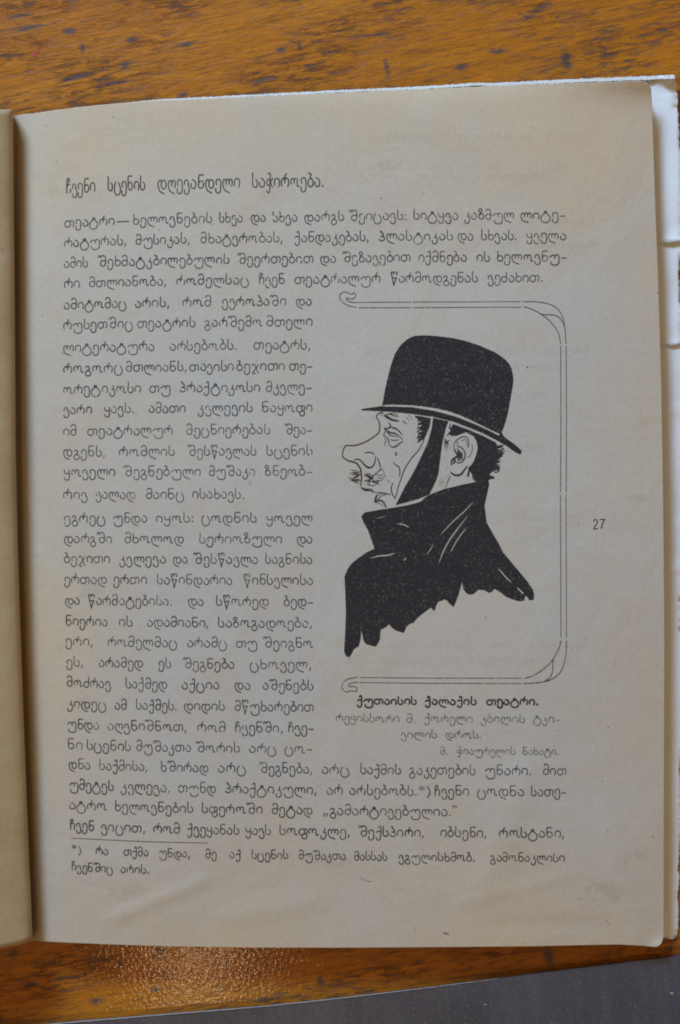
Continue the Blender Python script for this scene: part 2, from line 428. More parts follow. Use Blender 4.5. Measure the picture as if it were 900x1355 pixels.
# ragged fibres on the outer edge
# ------------------------------------------------------------------ print: ribbons of ink lying on the page
class Ink:
    def __init__(self): self.v = []; self.f = []; self.n = 0
    def stroke(self, pts, wd, taper=0.0, smooth=True):
        if smooth: pts = catmull(pts, 4)
        P = np.array(pts, float)
        keep = [0] + [i for i in range(1, len(P)) if np.hypot(*(P[i]-P[i-1])) > 1e-3]
        P = P[keep]
        if len(P) < 2: return
        T = np.gradient(P, axis=0); L = np.hypot(T[:, 0], T[:, 1]); L[L == 0] = 1; T /= L[:, None]
        Nn = np.stack([-T[:, 1], T[:, 0]], 1)
        h = np.full(len(P), wd/2)
        if taper:
            t = np.linspace(0, 1, len(P)); h *= 1 - taper * np.abs(2*t-1)**2
        A = np.vstack([P[:1] - T[:1]*h[0]*.8, P, P[-1:] + T[-1:]*h[-1]*.8])
        Nn = np.vstack([Nn[:1], Nn, Nn[-1:]]); h = np.concatenate([[h[0]*.45], h, [h[-1]*.45]])
        a = A + Nn*h[:, None]; b = A - Nn*h[:, None]
        off = 0.00006 + 0.000003 * (self.n % 9); self.n += 1
        b0 = len(self.v)
        for q in (a, b):
            Z = zpage(q[:, 0], q[:, 1]) + off; f = S*(D-Z)/D
            self.v += list(zip((q[:, 0]-CX)*f, (CY-q[:, 1])*f, Z))
        m = len(A)
        self.f += [(b0+i, b0+i+1, b0+m+i+1, b0+m+i) for i in range(m-1)]
    def dot(self, x, y, r):
        n = 9; q = np.array([(x + r*math.cos(i*math.tau/n), y + r*math.sin(i*math.tau/n)) for i in range(n)])
        Z = zpage(q[:, 0], q[:, 1]) + 0.00006 + 0.000003 * (self.n % 9); self.n += 1
        f = S*(D-Z)/D; b0 = len(self.v)
        self.v += list(zip((q[:, 0]-CX)*f, (CY-q[:, 1])*f, Z)); self.f.append(tuple(reversed([b0+i for i in range(n)])))
    def build(self, name, mat, parent=page):
        return link_mesh(name, self.v, self.f, mat, parent)

def ring(cx, cy, rx, ry, a0=0, a1=360, n=14):
    return [(cx + rx*math.cos(math.radians(a0+(a1-a0)*i/n)), cy + ry*math.sin(math.radians(a0+(a1-a0)*i/n))) for i in range(n+1)]

G = {   # width, strokes; x-height 10, baseline 0
 'ა': (7.2, [[(2.4,9.8),(4.4,9.2),(6.6,6.6),(6.9,3.4),(5.6,.6),(3.4,0),(1.1,1.1),(.3,3.4),(.7,5.6)]]),
 'ბ': (7.4, [[(1,15.8),(2.8,15.6),(4.6,14.2),(3.2,12.2),(3.6,10.6),(5.6,9)], ring(3.8,4.7,3.6,4.7)]),
 'გ': (7.3, [[(.6,7.6),(2.3,10),(4.8,9),(5.2,6.4),(3.8,3.6),(1.4,1.2),(.3,-2),(1.8,-5),(4.4,-5.7),(6.9,-3.6),(7.1,0),(5.2,2.3),(2.6,2.6)]]),
 'დ': (11.4, [[(5.4,7.6),(3.8,9.8),(1.6,9),(.3,5.6),(.9,1.6),(2.6,-2.4)], [(2.6,-2.4),(8.6,-5.4)], ring(8,4.9,3.3,4.9)]),
 'ე': (7.3, [[(1.7,3.6),(.6,6.3),(1.4,9.2),(3.8,10),(6.2,9),(7.1,5.5),(7.1,-1),(6,-4.8),(3.6,-6),(1.2,-5),(.3,-2.4),(.8,-.2)]]),
 'ვ': (7, [[(.9,4.8),(.6,7.6),(2.2,9.8),(4.6,9.6),(5.8,7.2),(5.2,4.8)], [(5.0,4.8),(6.7,3),(7,-2),(5.6,-5.4),(3.2,-6),(.9,-4.6),(.5,-1.2)]]),
 'ზ': (7.2, [[(2.4,11.4),(.6,12.6),(.6,15),(2.6,16.2),(4.6,14.8),(4.4,12),(2,9),(.7,5.5),(.9,2),(3.2,0),(6,1),(7,4.2),(6,7.6),(3.8,8.2),(1.6,6.6)]]),
 'თ': (12.4, [ring(3.9,4.9,3.8,5,60,420), [(6.8,7.8),(8.6,9.9),(10.8,9.7),(12,7.2),(12,3),(11.2,.6)]]),
 'ი': (7.4, [[(.6,2.0),(.2,6),(1.5,9.2),(4,10),(6.4,8.8),(7.2,5.5),(7,2.2),(6.1,.2)]]),
 'კ': (7.2, [[(5.3,10.8),(5,5)], [(3.2,5.2),(5.2,4.8),(6.9,2.4),(6.7,-2.6),(4.8,-5.8),(2.2,-5.8),(.6,-3.8),(.7,-.8)]]),
 'ლ': (13.2, [[(4.6,4),(4.6,7.5),(3.2,9.8),(1.3,9),(.3,5.5),(.9,1.6),(2.4,-2.2)], [(2.4,-2.2),(9.2,-5.4)], [(4.6,7),(5.8,9.6),(7.5,9.8),(8.7,7.5),(8.7,4)], [(8.7,7),(9.9,9.7),(11.7,9.8),(12.9,7.4),(12.8,3.8),(12.2,2)]]),
 'მ': (7.6, [[(.9,13.4),(2.1,16),(4.8,16.2),(6.8,13.8),(7.3,8),(7.0,3.4),(5.4,.4),(3,0),(.8,1.8),(.3,4.8),(1.6,7.8),(4,8.7),(6.8,7.2)]]),
 'ნ': (8, [[(7.2,15.6),(1.8,15.5),(.9,13.4),(.8,5)], ring(4.1,4.3,3.4,4.4)]),
 'ო': (12, [[(.7,2.6),(.2,6.4),(1.7,9.6),(3.8,9.4),(4.8,6.8),(4.8,4.2)], [(4.8,6.6),(6,9.6),(8.3,9.6),(9.4,7),(9,3),(9.6,.6),(11.2,.3),(12,1.4)]]),
 'პ': (7.2, [[(1.4,15.6),(3.6,15.2),(3.2,12.8),(5.4,11.6),(6.1,9.4),(4.4,7.3),(2.4,6.9)], [(2.4,7.1),(5.6,6.8),(7.1,4),(6.2,.9),(3.8,0),(1.4,.6),(.4,2.9)]]),
 'ჟ': (7.4, [[(.3,10),(.7,6.2),(2.6,4.3),(5.2,5)], [(3,9.4),(5.6,10),(7,7.4),(7,-1),(5.6,-5.2),(3.2,-6),(.9,-4.6),(.6,-2.6)]]),
 'რ': (10.4, [[(.8,1.2),(.2,5.8),(1.7,9.2),(3.8,9.5),(4.9,7),(4.9,4.6)], [(4.9,7.2),(6.6,9.8),(9,9.2),(10.2,6.2),(9.9,2.4),(9,.2)], [(4.2,9.3),(5.4,12),(6.8,15)]]),
 'ს': (7.4, [[(.7,16.2),(.7,10),(.4,4.2),(1.8,.8),(4.2,0),(6.5,1.3),(7.2,4.6),(6.3,7.6),(4.8,9)]]),
 'ტ': (11.4, [ring(5.6,.9,5.6,6.9,118,422,20), [(2.9,7),(4.2,8.6),(3.9,11),(5.6,12.2),(7.3,11),(6.4,9),(4.6,9.6)], [(4.4,9),(6.8,10.4)], [(6.9,9.6),(8.3,7)]]),
 'უ': (12.6, [[(0,6),(1.8,7.6),(3.8,9.4),(5.8,8.8),(6.8,7),(6.8,4.4)], [(6.8,7),(8.2,9.6),(10.8,9.4),(12.2,6.6),(12.5,0),(12,-4),(9.6,-6.3),(6.2,-6.6),(3.4,-5.6),(1.7,-3.2),(2,-1)]]),
 'ფ': (10.6, [ring(3.7,4.9,3.5,4.9), [(6.6,7.6),(8,9.7),(9.9,9),(10.6,6),(9.4,2.6),(7.8,1.4)], [(7.8,1.6),(10,.4),(10.4,-3),(8.8,-5.8),(6.2,-6),(4.3,-4.2),(4.6,-1.6)]]),
 'ქ': (7, [[(3.4,13.6),(4.2,15.8),(6,15.6),(6.3,12),(6.3,0),(5.2,-4.6),(2.8,-6),(.8,-4.2),(.7,-1.8)], [(.6,6.4),(2.8,8.2),(6.3,7.2)]]),
 'ღ': (9.8, [[(5.1,3.6),(5.1,7),(3.5,9.8),(1.4,8.9),(.3,5.5),(.9,1.6),(2.4,-2.2)], [(2.4,-2.2),(8,-5.4)], [(5.1,7),(6.4,9.7),(8.5,9.7),(9.8,7),(9.7,3.4),(8.9,1.6)]]),
 'ყ': (7.2, [[(.5,9.8),(.7,5.6),(2.6,4),(5,4.2),(6.8,4.4)], [(6.6,10),(6.8,5),(6.8,-1),(5.6,-5.2),(3.2,-6),(1,-4.6),(.5,-1.6)]]),
 'შ': (10.2, [[(0,13.2),(.4,15.6),(2.2,16.1),(3.1,14.4),(3.1,13)], [(3.1,14.2),(4.6,16.1),(7.2,16),(9.2,13.6),(9.8,8),(9.5,3.3),(7.8,.3),(5.4,.1),(3.2,2),(2.9,5),(4.3,7.9),(6.5,8.7),(9.3,7.3)]]),
 'ჩ': (7.3, [[(3.2,12.6),(4.8,13.8),(4.2,15.9),(2.2,16),(1,13.6),(.9,8),(.9,0)], [(1,6.5),(2.6,9.6),(5.2,9.8),(6.8,7),(6.8,2.4),(6.1,.2)]]),
 'ც': (10, [[(2.6,9.8),(.9,7),(.2,2.6),(.8,-2.2),(3,-5.2),(6.2,-5.6),(9,-3.2),(9.9,1),(9,5),(6.9,9)]]),
 'ძ': (7.6, [[(6.9,16.2),(7,11),(7,4),(5.6,.4),(3,0),(.7,2),(.3,5.2),(1.8,8.2),(4.2,8.8),(6.9,7)]]),
 'წ': (8.8, [[(.6,12.6),(.4,15),(2.2,16.2),(3.7,14.6),(3.8,12.6)], [(3.8,14.2),(5.4,16.1),(7.8,15.6),(8.5,13.2),(7.4,12)], [(.8,14.8),(1.5,8),(3,1),(4.2,-5.5)], [(4.2,-5.5),(5.3,0),(7.6,6.8)], [(7.6,6.8),(1.7,6.9)]]),
 'ჭ': (8.8, [[(2,15.4),(4.4,16),(5.4,13.6),(5,9),(5,-2),(4.2,-5.6),(2.2,-5.9),(.8,-3.4)], [(5,2.4),(1.6,2.6),(.4,5.6),(1.6,9),(5,8.6)], [(5,5),(8.6,10.4)], [(5.6,6),(8.4,.4)]]),
 'ხ': (7.6, [[(.7,16),(1.2,8.4),(.6,5)], ring(4,4.2,3.5,4.4)]),
 'ჯ': (9.6, [[(.4,7.6),(2,10),(4.2,8.6),(6.4,2.6),(8.6,-3.4),(9.6,-5)], [(9,9.4),(6.4,4.2),(3.4,-1.2),(1.6,-4),(3.2,-6),(5,-4.6)]]),
 '-': (7, [[(.6,4.4),(6.6,4.6)]]),
 '—': (20, [[(.5,4.6),(19.5,4.8)]]),
 ')': (4, [[(.6,14),(3.4,8.6),(3.4,2),(.6,-3.4)]]),
 '*': (8.5, [[(4.2,16),(4.2,13)], [(4.2,10.4),(4.2,7.4)], [(.6,13.9),(3.2,12.4)], [(7.8,13.9),(5.2,12.4)], [(.6,9.5),(3.2,11)], [(7.8,9.5),(5.2,11)]]),
 '2': (7, [[(.6,12.5),(2,15.6),(5,15.6),(6.4,12.6),(5,8.4),(2,3.6),(.4,.2)], [(.4,.2),(6.8,.2)]]),
 '7': (7, [[(.2,15.8),(6.8,15.8)], [(6.8,15.8),(4.6,10),(3,5),(2.4,0)]]),
}
DOTS = {'.': (2.4, [(1.2, .7)]), ':': (2.4, [(1.2, .9), (1.2, 8.3)]), ',': (2.8, None), '„': (6, None), '“': (6, None)}

def word(I, text, x0, x1, v, xh, wt, rnd):
    adv = []; tot = 0
    gap = 2.3
    for c in text:
        wd = G[c][0] if c in G else DOTS[c][0]
        adv.append((tot, wd)); tot += wd + gap
    tot -= gap
    sx = (x1 - x0) / tot; sy = xh / 10
    for c, (ax, wd) in zip(text, adv):
        jx = rnd.uniform(-.25, .25); jy = rnd.uniform(-.35, .35); js = rnd.uniform(.97, 1.04); rot = rnd.uniform(-.03, .03)
        lw = 1.12 * wt * rnd.uniform(.88, 1.12) * (.7 if c == '*' else 1)
        def T(p):
            gx, gy = p
            X = x0 + (ax + gx + rot*gy) * sx + jx
            return (X, base_y(X, v) - gy * sy * js + jy)
        if c in G:
            for st in G[c][1]:
                q = catmull(st, 4)
                if rnd.random() < .035 and len(q) > 14:      # a broken, unprinted bit of type
                    k = rnd.randint(5, len(q)-5); q1, q2 = q[:k-2], q[k+2:]
                    I.stroke([T(p) for p in q1], lw, smooth=False); I.stroke([T(p) for p in q2], lw, smooth=False)
                else:
                    I.stroke([T(p) for p in q], lw, smooth=False)
        elif c in '.:':
            for d in DOTS[c][1]:
                X, Y = T(d); I.dot(X, Y, lw*.85)
        else:
            n = 1 if c == ',' else 2
            for k in range(n):
                if c == '“': a, b = (1+3.4*k, 15), (1.6+3.4*k, 12)
                elif c == '„': a, b = (1.2+3.4*k, 1), (.2+3.4*k, -3)
                else: a, b = (1.6, .8), (.4, -3.2)
                X, Y = T(a); I.dot(X, Y, lw*.75); I.stroke([T(a), T(b)], lw*.8, smooth=False)

LINES = [
 (243.6, 11.6, 1.3, 'ink', 'ჩვენი 87.6 126 სცენის 143 191.6 დღევანდელი 209 317 საჭიროება. 334 428'),
 (289.6, 8.3, 1.15, 'ink', 'თეატრი 86 151 — 155 171 ხელოვნების 176 280 სხვა 290 321 და 332 351 სხვა 361 393 დარგს 403 455 შეიცავს: 462.5 538 სიტყვა 547 606 კაზმულ 614.5 680 ლიტე- 689 748.5'),
 (317, 8.3, 1.15, 'ink', 'რატურას, 85 167 მუსიკას, 180 251 მხატვრობას, 266 374 ქანდაკებას, 390 488 პლასტიკას 501.5 599 და 606 626 სხვას. 637 683.5 ყველა 697 748.5'),
 (345, 8.3, 1.15, 'ink', 'ამის 85 116 შეხმატკბილებულის 130 303 შეერთებით 315 414 და 424 444.5 შეზავებით 453.5 543 იქმნება 554 617 ის 631 648 ხელოვნუ- 657.5 749.5'),
 (372.5, 8.3, 1.15, 'ink', 'რი 85 105.6 მთლიანობა, 118 220 რომელსაც 234 329 ჩვენ 342.5 376.5 თეატრალურ 390 503 წარმოდგენას 517 632 ვეძახით. 645.5 718'),
 (401.5, 8.3, 1.15, 'ink', 'ამიტომაც 85 167 არის, 179 224 რომ 242 279 ევროპაში 294 378 და 392 412'),
 (429, 8.3, 1.15, 'ink', 'რუსეთშიც 84 175 თეატრის 182 258 გარშემო 271 347 მთელი 353 413'),
 (460, 8.3, 1.05, 'ink', 'ლიტერატურა 84 204 არსებობს. 225 313 თეატრს, 336 411'),
 (488, 8.3, 1.15, 'ink', 'როგორც 84 162 მთლიანს, 167 247 თავისი 251 309 ბეჯითი 313 377 თე- 383 413'),
 (516.2, 8.3, 1.1, 'ink', 'ორეტიკოსი 84 186 თუ 198 225 პრაქტიკოსი 238 344 მკვლე- 352 412'),
 (543.6, 8.3, 1.1, 'ink', 'ვარი 84 121 ყავს. 138 177 ამათი 197 245 კვლევის 262 334 ნაყოფი 347 413'),
 (573, 8.3, 1.05, 'ink', 'იმ 84 101 თეატრალურ 116 228 მეცნიერებას 247 357 შეა- 377 413'),
 (601.5, 8.3, 1.05, 'ink', 'დგენს, 84 139 რომლის 158 231 შესწავლას 249 339 სცენის 353 413'),
 (628.5, 8.3, 1.05, 'ink', 'ყოველი 85 152 შეგნებული 164 265 მუშაკი 277 337 ზნეობ- 351 413'),
 (659, 8.3, 1.0, 'ink', 'რივ 84 115 ვალად 127 179 მაინც 193 243 ისახავს. 255 323'),
 (691, 8.3, 1.1, 'ink', 'ეგრეც 85 139 უნდა 150 194 იყოს: 207 256 ცოდნის 267 339 ყოველ 353 413'),
 (718.7, 8.3, 1.05, 'ink', 'დარგში 85 148 მხოლოდ 165 243 სერიოზული 264 373 და 393 413'),
 (746, 8.3, 1.1, 'ink', 'ბეჯითი 85 145 კვლევა 158 219 და 229 248 შესწავლა 257 341 საგნისა 351 413'),
 (774, 8.3, 1.1, 'ink', 'ერთად 85 141 ერთი 150 194 საწინდარია 208 307 წინსვლისა 323 414'),
 (802.5, 8.3, 1.1, 'ink', 'და 86 105 წარმატებისა. 117 227 და 249 269 სწორედ 286 355 ბედ- 376 414'),
 (831, 8.3, 1.15, 'ink', 'ნიერია 87 142 ის 158 175 ადამიანი, 195 276 საზოგადოება, 289 413'),
 (858, 8.3, 1.05, 'ink', 'ერი, 87 123 რომელმაც 143 234 არამც 248 300 თუ 313 340 შეიგნო 349 414'),
 (886.3, 8.3, 1.1, 'ink', 'ეს, 88 110 არამედ 131 189 ეს 210 226 შეგნება 243 310 ცხოველ, 331 412'),
 (914.3, 8.3, 1.15, 'ink', 'მოძრავ 89 146 საქმედ 166 221 აქცია 241 290 და 311 331 აშენებს 348 414'),
 (942.8, 8.3, 1.15, 'ink', 'კიდეც 89 140 ამ 152 167 საქმეს. 180 234 დიდის 244 297 მწუხარებით 311 415'),
 (971, 8.3, 1.15, 'ink', 'უნდა 89 131 აღვნიშნოთ, 143 247 რომ 262 298 ჩვენში, 311 374 ჩვე- 381 415'),
 (998.5, 8.3, 1.1, 'ink', 'ნი 90 109 სცენის 115 173 მუშაკთა 181 252 შორის 260 317 არც 330 365 ცო- 377 413'),
 (1025.3, 8.3, 1.15, 'ink', 'დნა 91 119 საქმისა, 132 195 ხშირად 213 275 არც 289 325 შეგნება, 344 413 არც 426 462 საქმის 477 530 გაკეთების 542 629 უნარი. 642 703 მით 719 749'),
 (1053, 8.3, 1.2, 'ink', 'უმეტეს 92 150 კვლევა, 160 225 თუნდ 236 285 პრაქტიკული, 298 419 არ 433 453 არსებობს.*) 463 569 ჩვენი 575 620 ცოდნა 632 693 სათე- 703 749'),
 (1080, 8.3, 1.2, 'ink', 'ატრო 92 141 ხელოვნების 152 255 სფეროში 267 347 მეტად 360 413 „გამარტივებულია.“ 428 605'),
 (1108, 8.3, 1.25, 'ink', 'ჩვენ 93 124 ვიცით, 134 192 რომ 203 238 ქვეყანას 248 316 ყავს 325 358 სოფოკლე, 370 463 შექსპირი, 475 561 იბსენი, 583 644 როსტანი, 661 747'),
 (1140, 7.2, 1.15, 'ink', '*) 95 107 რა 127 143 თქმა 164 196 უნდა, 210 251 მე 272 286 აქ 304 318 სცენის 333 381 მუშაკთა 396 457 მასსას 469 512 ვგულისხმობ. 528 628 გამონაკლისი 649 747'),
 (1163.5, 7.0, 1.15, 'ink', 'ჩვენშიც 95 149 არის. 160 197'),
 (932.6, 6.6, 1.85, 'bold', 'ქუთაისის 473 551 ქალაქის 563 630 თეატრი. 644 712'),
 (956, 6.8, 1.0, 'faint', 'რეჟისსორი 445 528 მ. 538 550 ქორელი 562 625 კბილის 636 694 ტკი- 706 741'),
 (977, 6.6, 1.1, 'faint', 'ვილის 531 578 დროს. 590 637'),
 (998.6, 6.4, .95, 'faint', 'მ. 583 592 ჭიაურელის 605 682 ნახატი. 692 739'),
]
MI = {'ink': M_ink, 'bold': M_bold, 'faint': M_faint}
rt = random.Random(5)
for v, xh, wt, mk, s in LINES:
    I = Ink(); tk = s.split()
    for a in range(0, len(tk), 3):
        word(I, tk[a], float(tk[a+1]), float(tk[a+2]), v, xh, wt, rt)
    I.build('text_line', MI[mk])
I = Ink(); word(I, '27', 785.4, 800, 699.6, 7.6, 1.35, rt); I.build('page_number', M_ink)
I = Ink(); I.stroke([(94.5, 1109), (135, 1111), (177, 1113), (220, 1114.4), (275, 1115.4)], .8); I.build('footnote_rule', M_ink)

# print of the other side of the leaf, showing faintly through (mirrored)
I = Ink(); rg = random.Random(9)
for y in [238, 470, 491, 528, 597, 690, 720, 860, 880, 300, 330, 186]:
    x = rg.uniform(440, 520)
    while x < 730:
        n = rg.randint(3, 9)
        L = n * 9.5
        J = Ink(); word(J, ''.join(rg.choice('აეიოსდრთნვლბმ') for _ in range(n)), x, x+L, y, 8.3, 1.6, rg)
        b0 = len(I.v); I.v += J.v; I.f += [tuple(q+b0 for q in f) for f in J.f]
        x += L + rg.uniform(8, 26)
I.build('show_through_print', M_ghost)['kind'] = 'stuff'

# ------------------------------------------------------------------ ornamental frame round the drawing
F = Ink()
for pts in [
    [(474, 400), (544, 399.6)], [(546.5, 399.6), (620, 399.4)], [(621.5, 399.4), (689, 399)],
    [(475, 407.2), (544, 407)], [(546.5, 407), (620, 406.6)], [(621, 406.6), (689.5, 406.4)],
    [(742, 458), (742.2, 560), (741.6, 651)], [(749.2, 458), (749.6, 560), (749.2, 651)],
    [(741.6, 655), (742, 760), (742.4, 844)], [(749, 655), (749.4, 760), (749.6, 844)],
    [(476, 896.4), (560, 897.2), (655, 897.3)], [(657, 897.3), (690, 897.4)], [(476, 903), (560, 904), (690, 904.4)]]:
    F.stroke(pts, 0.85)
for pts in [
    [(692, 399), (710, 399.3), (724, 401.5), (733, 405), (740, 411), (744, 418), (746.5, 427), (748, 440), (749, 455)],
    [(693, 406), (700, 407.5), (712, 413), (724, 421.5), (733, 431), (739, 441), (742, 454)],
    [(713, 414.2), (720, 416.2), (733, 416.8), (740, 420), (745, 427), (746.6, 431)],
    [(742.3, 848), (740, 857), (732, 872), (722, 883), (709, 892), (700, 896), (693, 897.5)],
    [(749.6, 848), (748.6, 868), (744, 885), (738, 893), (728, 899.6), (714, 903), (693, 904.5)],
    [(732, 872), (731.6, 880), (731, 889), (728, 896), (721, 901.4)],
    [(472, 406.6), (463, 405), (455, 401), (450.4, 396), (449.4, 391), (452, 387.6), (457, 386.3), (462, 388.2), (466, 389.4), (467.6, 387.4), (470.2, 388.4), (470.6, 391.6), (467.4, 395.2), (462.6, 395.2), (458.8, 394.2), (459, 397), (464, 399.6), (473, 400.4)],
    [(473, 896.4), (462, 898), (455.4, 902), (452.4, 907.6), (453.6, 912.4), (458.6, 915.8), (462.6, 914.2), (467, 914.6), (471, 915), (472.4, 911.4), (469.6, 908.4), (462.6, 908.2), (461.4, 905.6), (466, 903.4), (474, 903)]]:
    F.stroke(pts, 1.05)
F.build('ornamental_frame', M_ink)

# ------------------------------------------------------------------ the drawing
def z_ink(off):
    return lambda x, y: zpage(x, y) + off
def zoomed(x0, y0, s): return lambda pts: [(x0 + a*s, y0 + b*s) for a, b in pts]
H7 = zoomed(480, 430, .24444); H3 = zoomed(440, 530, .17778); H4 = zoomed(540, 530, .17778); H8 = zoomed(440, 670, .31111)

def rough(pts, step=1.6, amp=.18, seed=0):
    return ragged(list(pts) + [pts[0]], step, amp, seed)[:-1]
def thin(pts, wd):      # outline of a thin uninked sliver
    P = np.array(catmull(pts, 4)); T = np.gradient(P, axis=0); T /= np.hypot(T[:, 0], T[:, 1])[:, None]
    Nn = np.stack([-T[:, 1], T[:, 0]], 1); t = np.linspace(0, 1, len(P)); h = (wd/2 * (1 - .75*np.abs(2*t-1)**3))[:, None]
    return [tuple(p) for p in np.vstack([P + Nn*h, (P - Nn*h)[::-1]])]

crown = catmull(H7([(105,437),(112,400),(125,330),(145,250),(165,180),(190,130),(225,90),(270,63),(320,56),(400,60),(460,67),(520,77),(600,100),(670,127),(730,157),(780,195),(803,230),(813,270),(815,310),(805,370),(795,430),(780,500),(765,550),(752,578)]), 3) \
    + catmull(H7([(750,592),(700,570.5),(640,541.5),(560,502.5),(480,471.5),(400,451.5),(320,439.5),(220,431.5),(128,431.5)]), 2)
region('drawn_hat_crown', rough(crown, 1.5, .22, 1), z_ink(.00006), M_solid, page, 9)
brim = [(478,541.2),(493,539),(504,537.3),(511,537.8),(546,538.8),(575,543.6),(602,550.8),(629,561.4),(646.5,569.4),(660,576.4),(663.8,571.5),(666.5,577),(672,581.6),(682,588.6),(690.8,597),(688.5,601.3),(680,597),(671,590.4),(661,584.6),(639.6,573.4),(620,565.4),(598.7,557.6),(572,551.2),(540,547),(520,545),(493,543.5),(478,542.7)]
region('drawn_hat_brim', rough(brim, 2, .12, 2), z_ink(.000063), M_solid, page, 9)
strap = H3([(748,129),(864,154),(845,200),(830,260),(815,330),(800,450),(790,540),(775,585),(750,640),(720,700),(640,732),(560,755),(470,778),(490,740),(540,640),(600,540),(660,420),(710,310),(740,200)])
region('drawn_chin_scarf', rough(strap, 1.5, .12, 3), z_ink(.00006), M_solid, page, 8)
sideb = H3([(612,112),(660,117),(732,132),(724,190),(700,250),(682,286),(655,296),(632,302),(655,280),(662,262),(630,242),(662,232),(668,215),(636,204),(664,192),(662,178),(628,190),(655,160),(650,142),(618,128)])
region('drawn_side_hair', sideb, z_ink(.00006), M_solid, page, 6)
hair = H4([(332,174),(450,217),(560,263),(655,313),(662,335),(690,330),(702,350),(668,358),(668,385),(700,400),(706,415),(676,428),(660,442),(692,456),(646,472),(650,484),(684,512),(640,520),(616,538),(606,556),(640,566),(646,580),(612,584),(590,600),(500,602),(484,576),(470,540),(445,505),(470,478),(488,455),(505,410),(520,350),(508,300),(488,265),(430,235),(370,258),(345,262),(318,262),(300,240),(318,225),(330,200)])
region('drawn_back_hair', rough(hair, 2, .15, 4), z_ink(.00006), M_solid, page, 7)

coat = [(478,683),(482.7,678),(507.6,673.6),(521.8,671.6),(540,668.4),(556,664),(563,658),(569.8,654),(587.6,647),(600,644.2),(615,640.6),(629,637.8),(646.3,635.4),(646,647.3),(641.3,668.7),(644,691),(654.7,710.4),(660,719),(665.6,730.7),(682.7,751),(698.2,769.6),(705,780),(707,787),(706,793.6),(700.7,794.4),(697.6,789.6),(695,788),(693.6,794.6),(688,795.6),(682.7,794.6),(670,789.8),(662,783.6),(654.7,779),(651,783),(647,784.4),(640,780.6),(633,780.4),(630,783),(626.7,786),(621,786.6),(617.3,785),(612.7,779),(611.7,769.6),(608.6,781),(606.4,788.2),(603,797),(600.2,803),(595,799),(591,794),(587.8,793),(584,795),(580,796),(577,802),(575.3,807.8),(572.6,807),(570.7,803.8),(566,807),(559.8,811.5),(552,818),(547.3,824),(543,825),(538,828.7),(534.6,837.4),(524,834.3),(518,830),(514.7,825.6),(512,829),(503.8,833.3),(503,845),(500,852),(497,855.6),(490,853.8),(484,852),(481,847.3),(479.4,840),(478,833.3),(477.4,845),(474.8,855),(471,857),(468,859.8),(465,866),(461.8,870),(457.6,868),(455.4,862),(456,850.4),(457.2,830),(457.7,810),(457,785),(455.8,763.3),(460.2,752.4),(466,745),(474.2,738.4),(485,731),(495.6,726),(491,713),(486.7,701),(481,691)]
holes = [thin(p, wd) for p, wd in [
    ([(627,663),(614,677),(600.5,689),(581.5,709)], 1.5), ([(619,682.4),(606,699),(595.5,713.5),(587,729),(580.6,745.6)], 1.7), ([(618,697.4),(606,713),(595.5,731.6)], 1.4),
    ([(573.8,719.8),(569,728),(564.4,734)], 1.1), ([(490.7,738.6),(502,735.5),(513,734.6),(523.4,731.6)], 1.9), ([(525.5,692.7),(534,694),(541,697.6)], 1.6),
    ([(538,737.8),(536,740),(534.3,742)], 1.6), ([(659.3,751.5),(668,762),(677,771)], 1.5), ([(684.2,777.3),(689,782),(693,786)], 1.8),
    ([(497.6,685.6),(503,685),(511.6,681.8)], .8), ([(639.4,749.3),(638,754)], 1.2), ([(637.4,757.6),(636.2,761.6)], 1.1), ([(512.4,788),(511.5,793.6)], 1.5),
    ([(616,744),(617,752)], .8), ([(522,713),(526,712)], .9), ([(548,684),(553,686)], 1.0), ([(586,681),(588,682.4)], 1.0)]]
def shrinkwrap_ok(h): return h
region('drawn_coat', coat, z_ink(.00006), M_solid, page, 9, holes)

L = Ink()
def s3(pts, wd, taper=.5): L.stroke(H3(pts), wd*.17778, taper)
def s4(pts, wd, taper=.5): L.stroke(H4(pts), wd*.17778, taper)
# forehead, nose and lip
s3([(372,84),(338,100),(326,122),(342,145),(352,180),(352,205),(343,240),(318,262),(290,282),(230,315),(170,333),(120,334),(97,336),(84,360),(75,395),(76,424)], 9, .25)
s3([(76,420),(92,432),(120,448),(170,462),(196,486),(210,515),(214,550),(216,590),(208,636)], 12, .45)
s3([(342,98),(362,92),(384,98)], 6); s3([(352,106),(372,110)], 5)
# brows
s3([(384,112),(410,122),(440,142),(492,152)], 17); s3([(392,106),(425,100),(455,112),(492,116)], 8); s3([(415,98),(452,94),(482,104)], 5); s3([(400,128),(430,140)], 12)
s3([(524,152),(550,172)], 14); s3([(562,108),(582,122),(592,142)], 4); s3([(545,122),(562,136),(570,152)], 4)
# eye
s3([(418,165),(432,186),(420,205),(384,206)], 11); s3([(384,208),(405,224),(440,240),(470,246),(508,276)], 11); s3([(432,196),(470,206),(500,230),(524,262)], 7)
s3([(440,205),(480,216),(506,246)], 4); s3([(404,214),(384,240),(384,268),(398,290),(390,318),(394,336)], 6); s3([(396,262),(414,284),(418,310),(424,332)], 8)
s3([(422,330),(445,346),(472,340),(500,318),(522,306)], 9); s3([(432,290),(460,296),(492,292)], 7); s3([(414,236),(440,262),(470,264),(484,276)], 6); s3([(398,236),(420,248),(428,270)], 5)
s3([(502,268),(518,286),(520,300)], 5); s3([(384,262),(392,252)], 5)
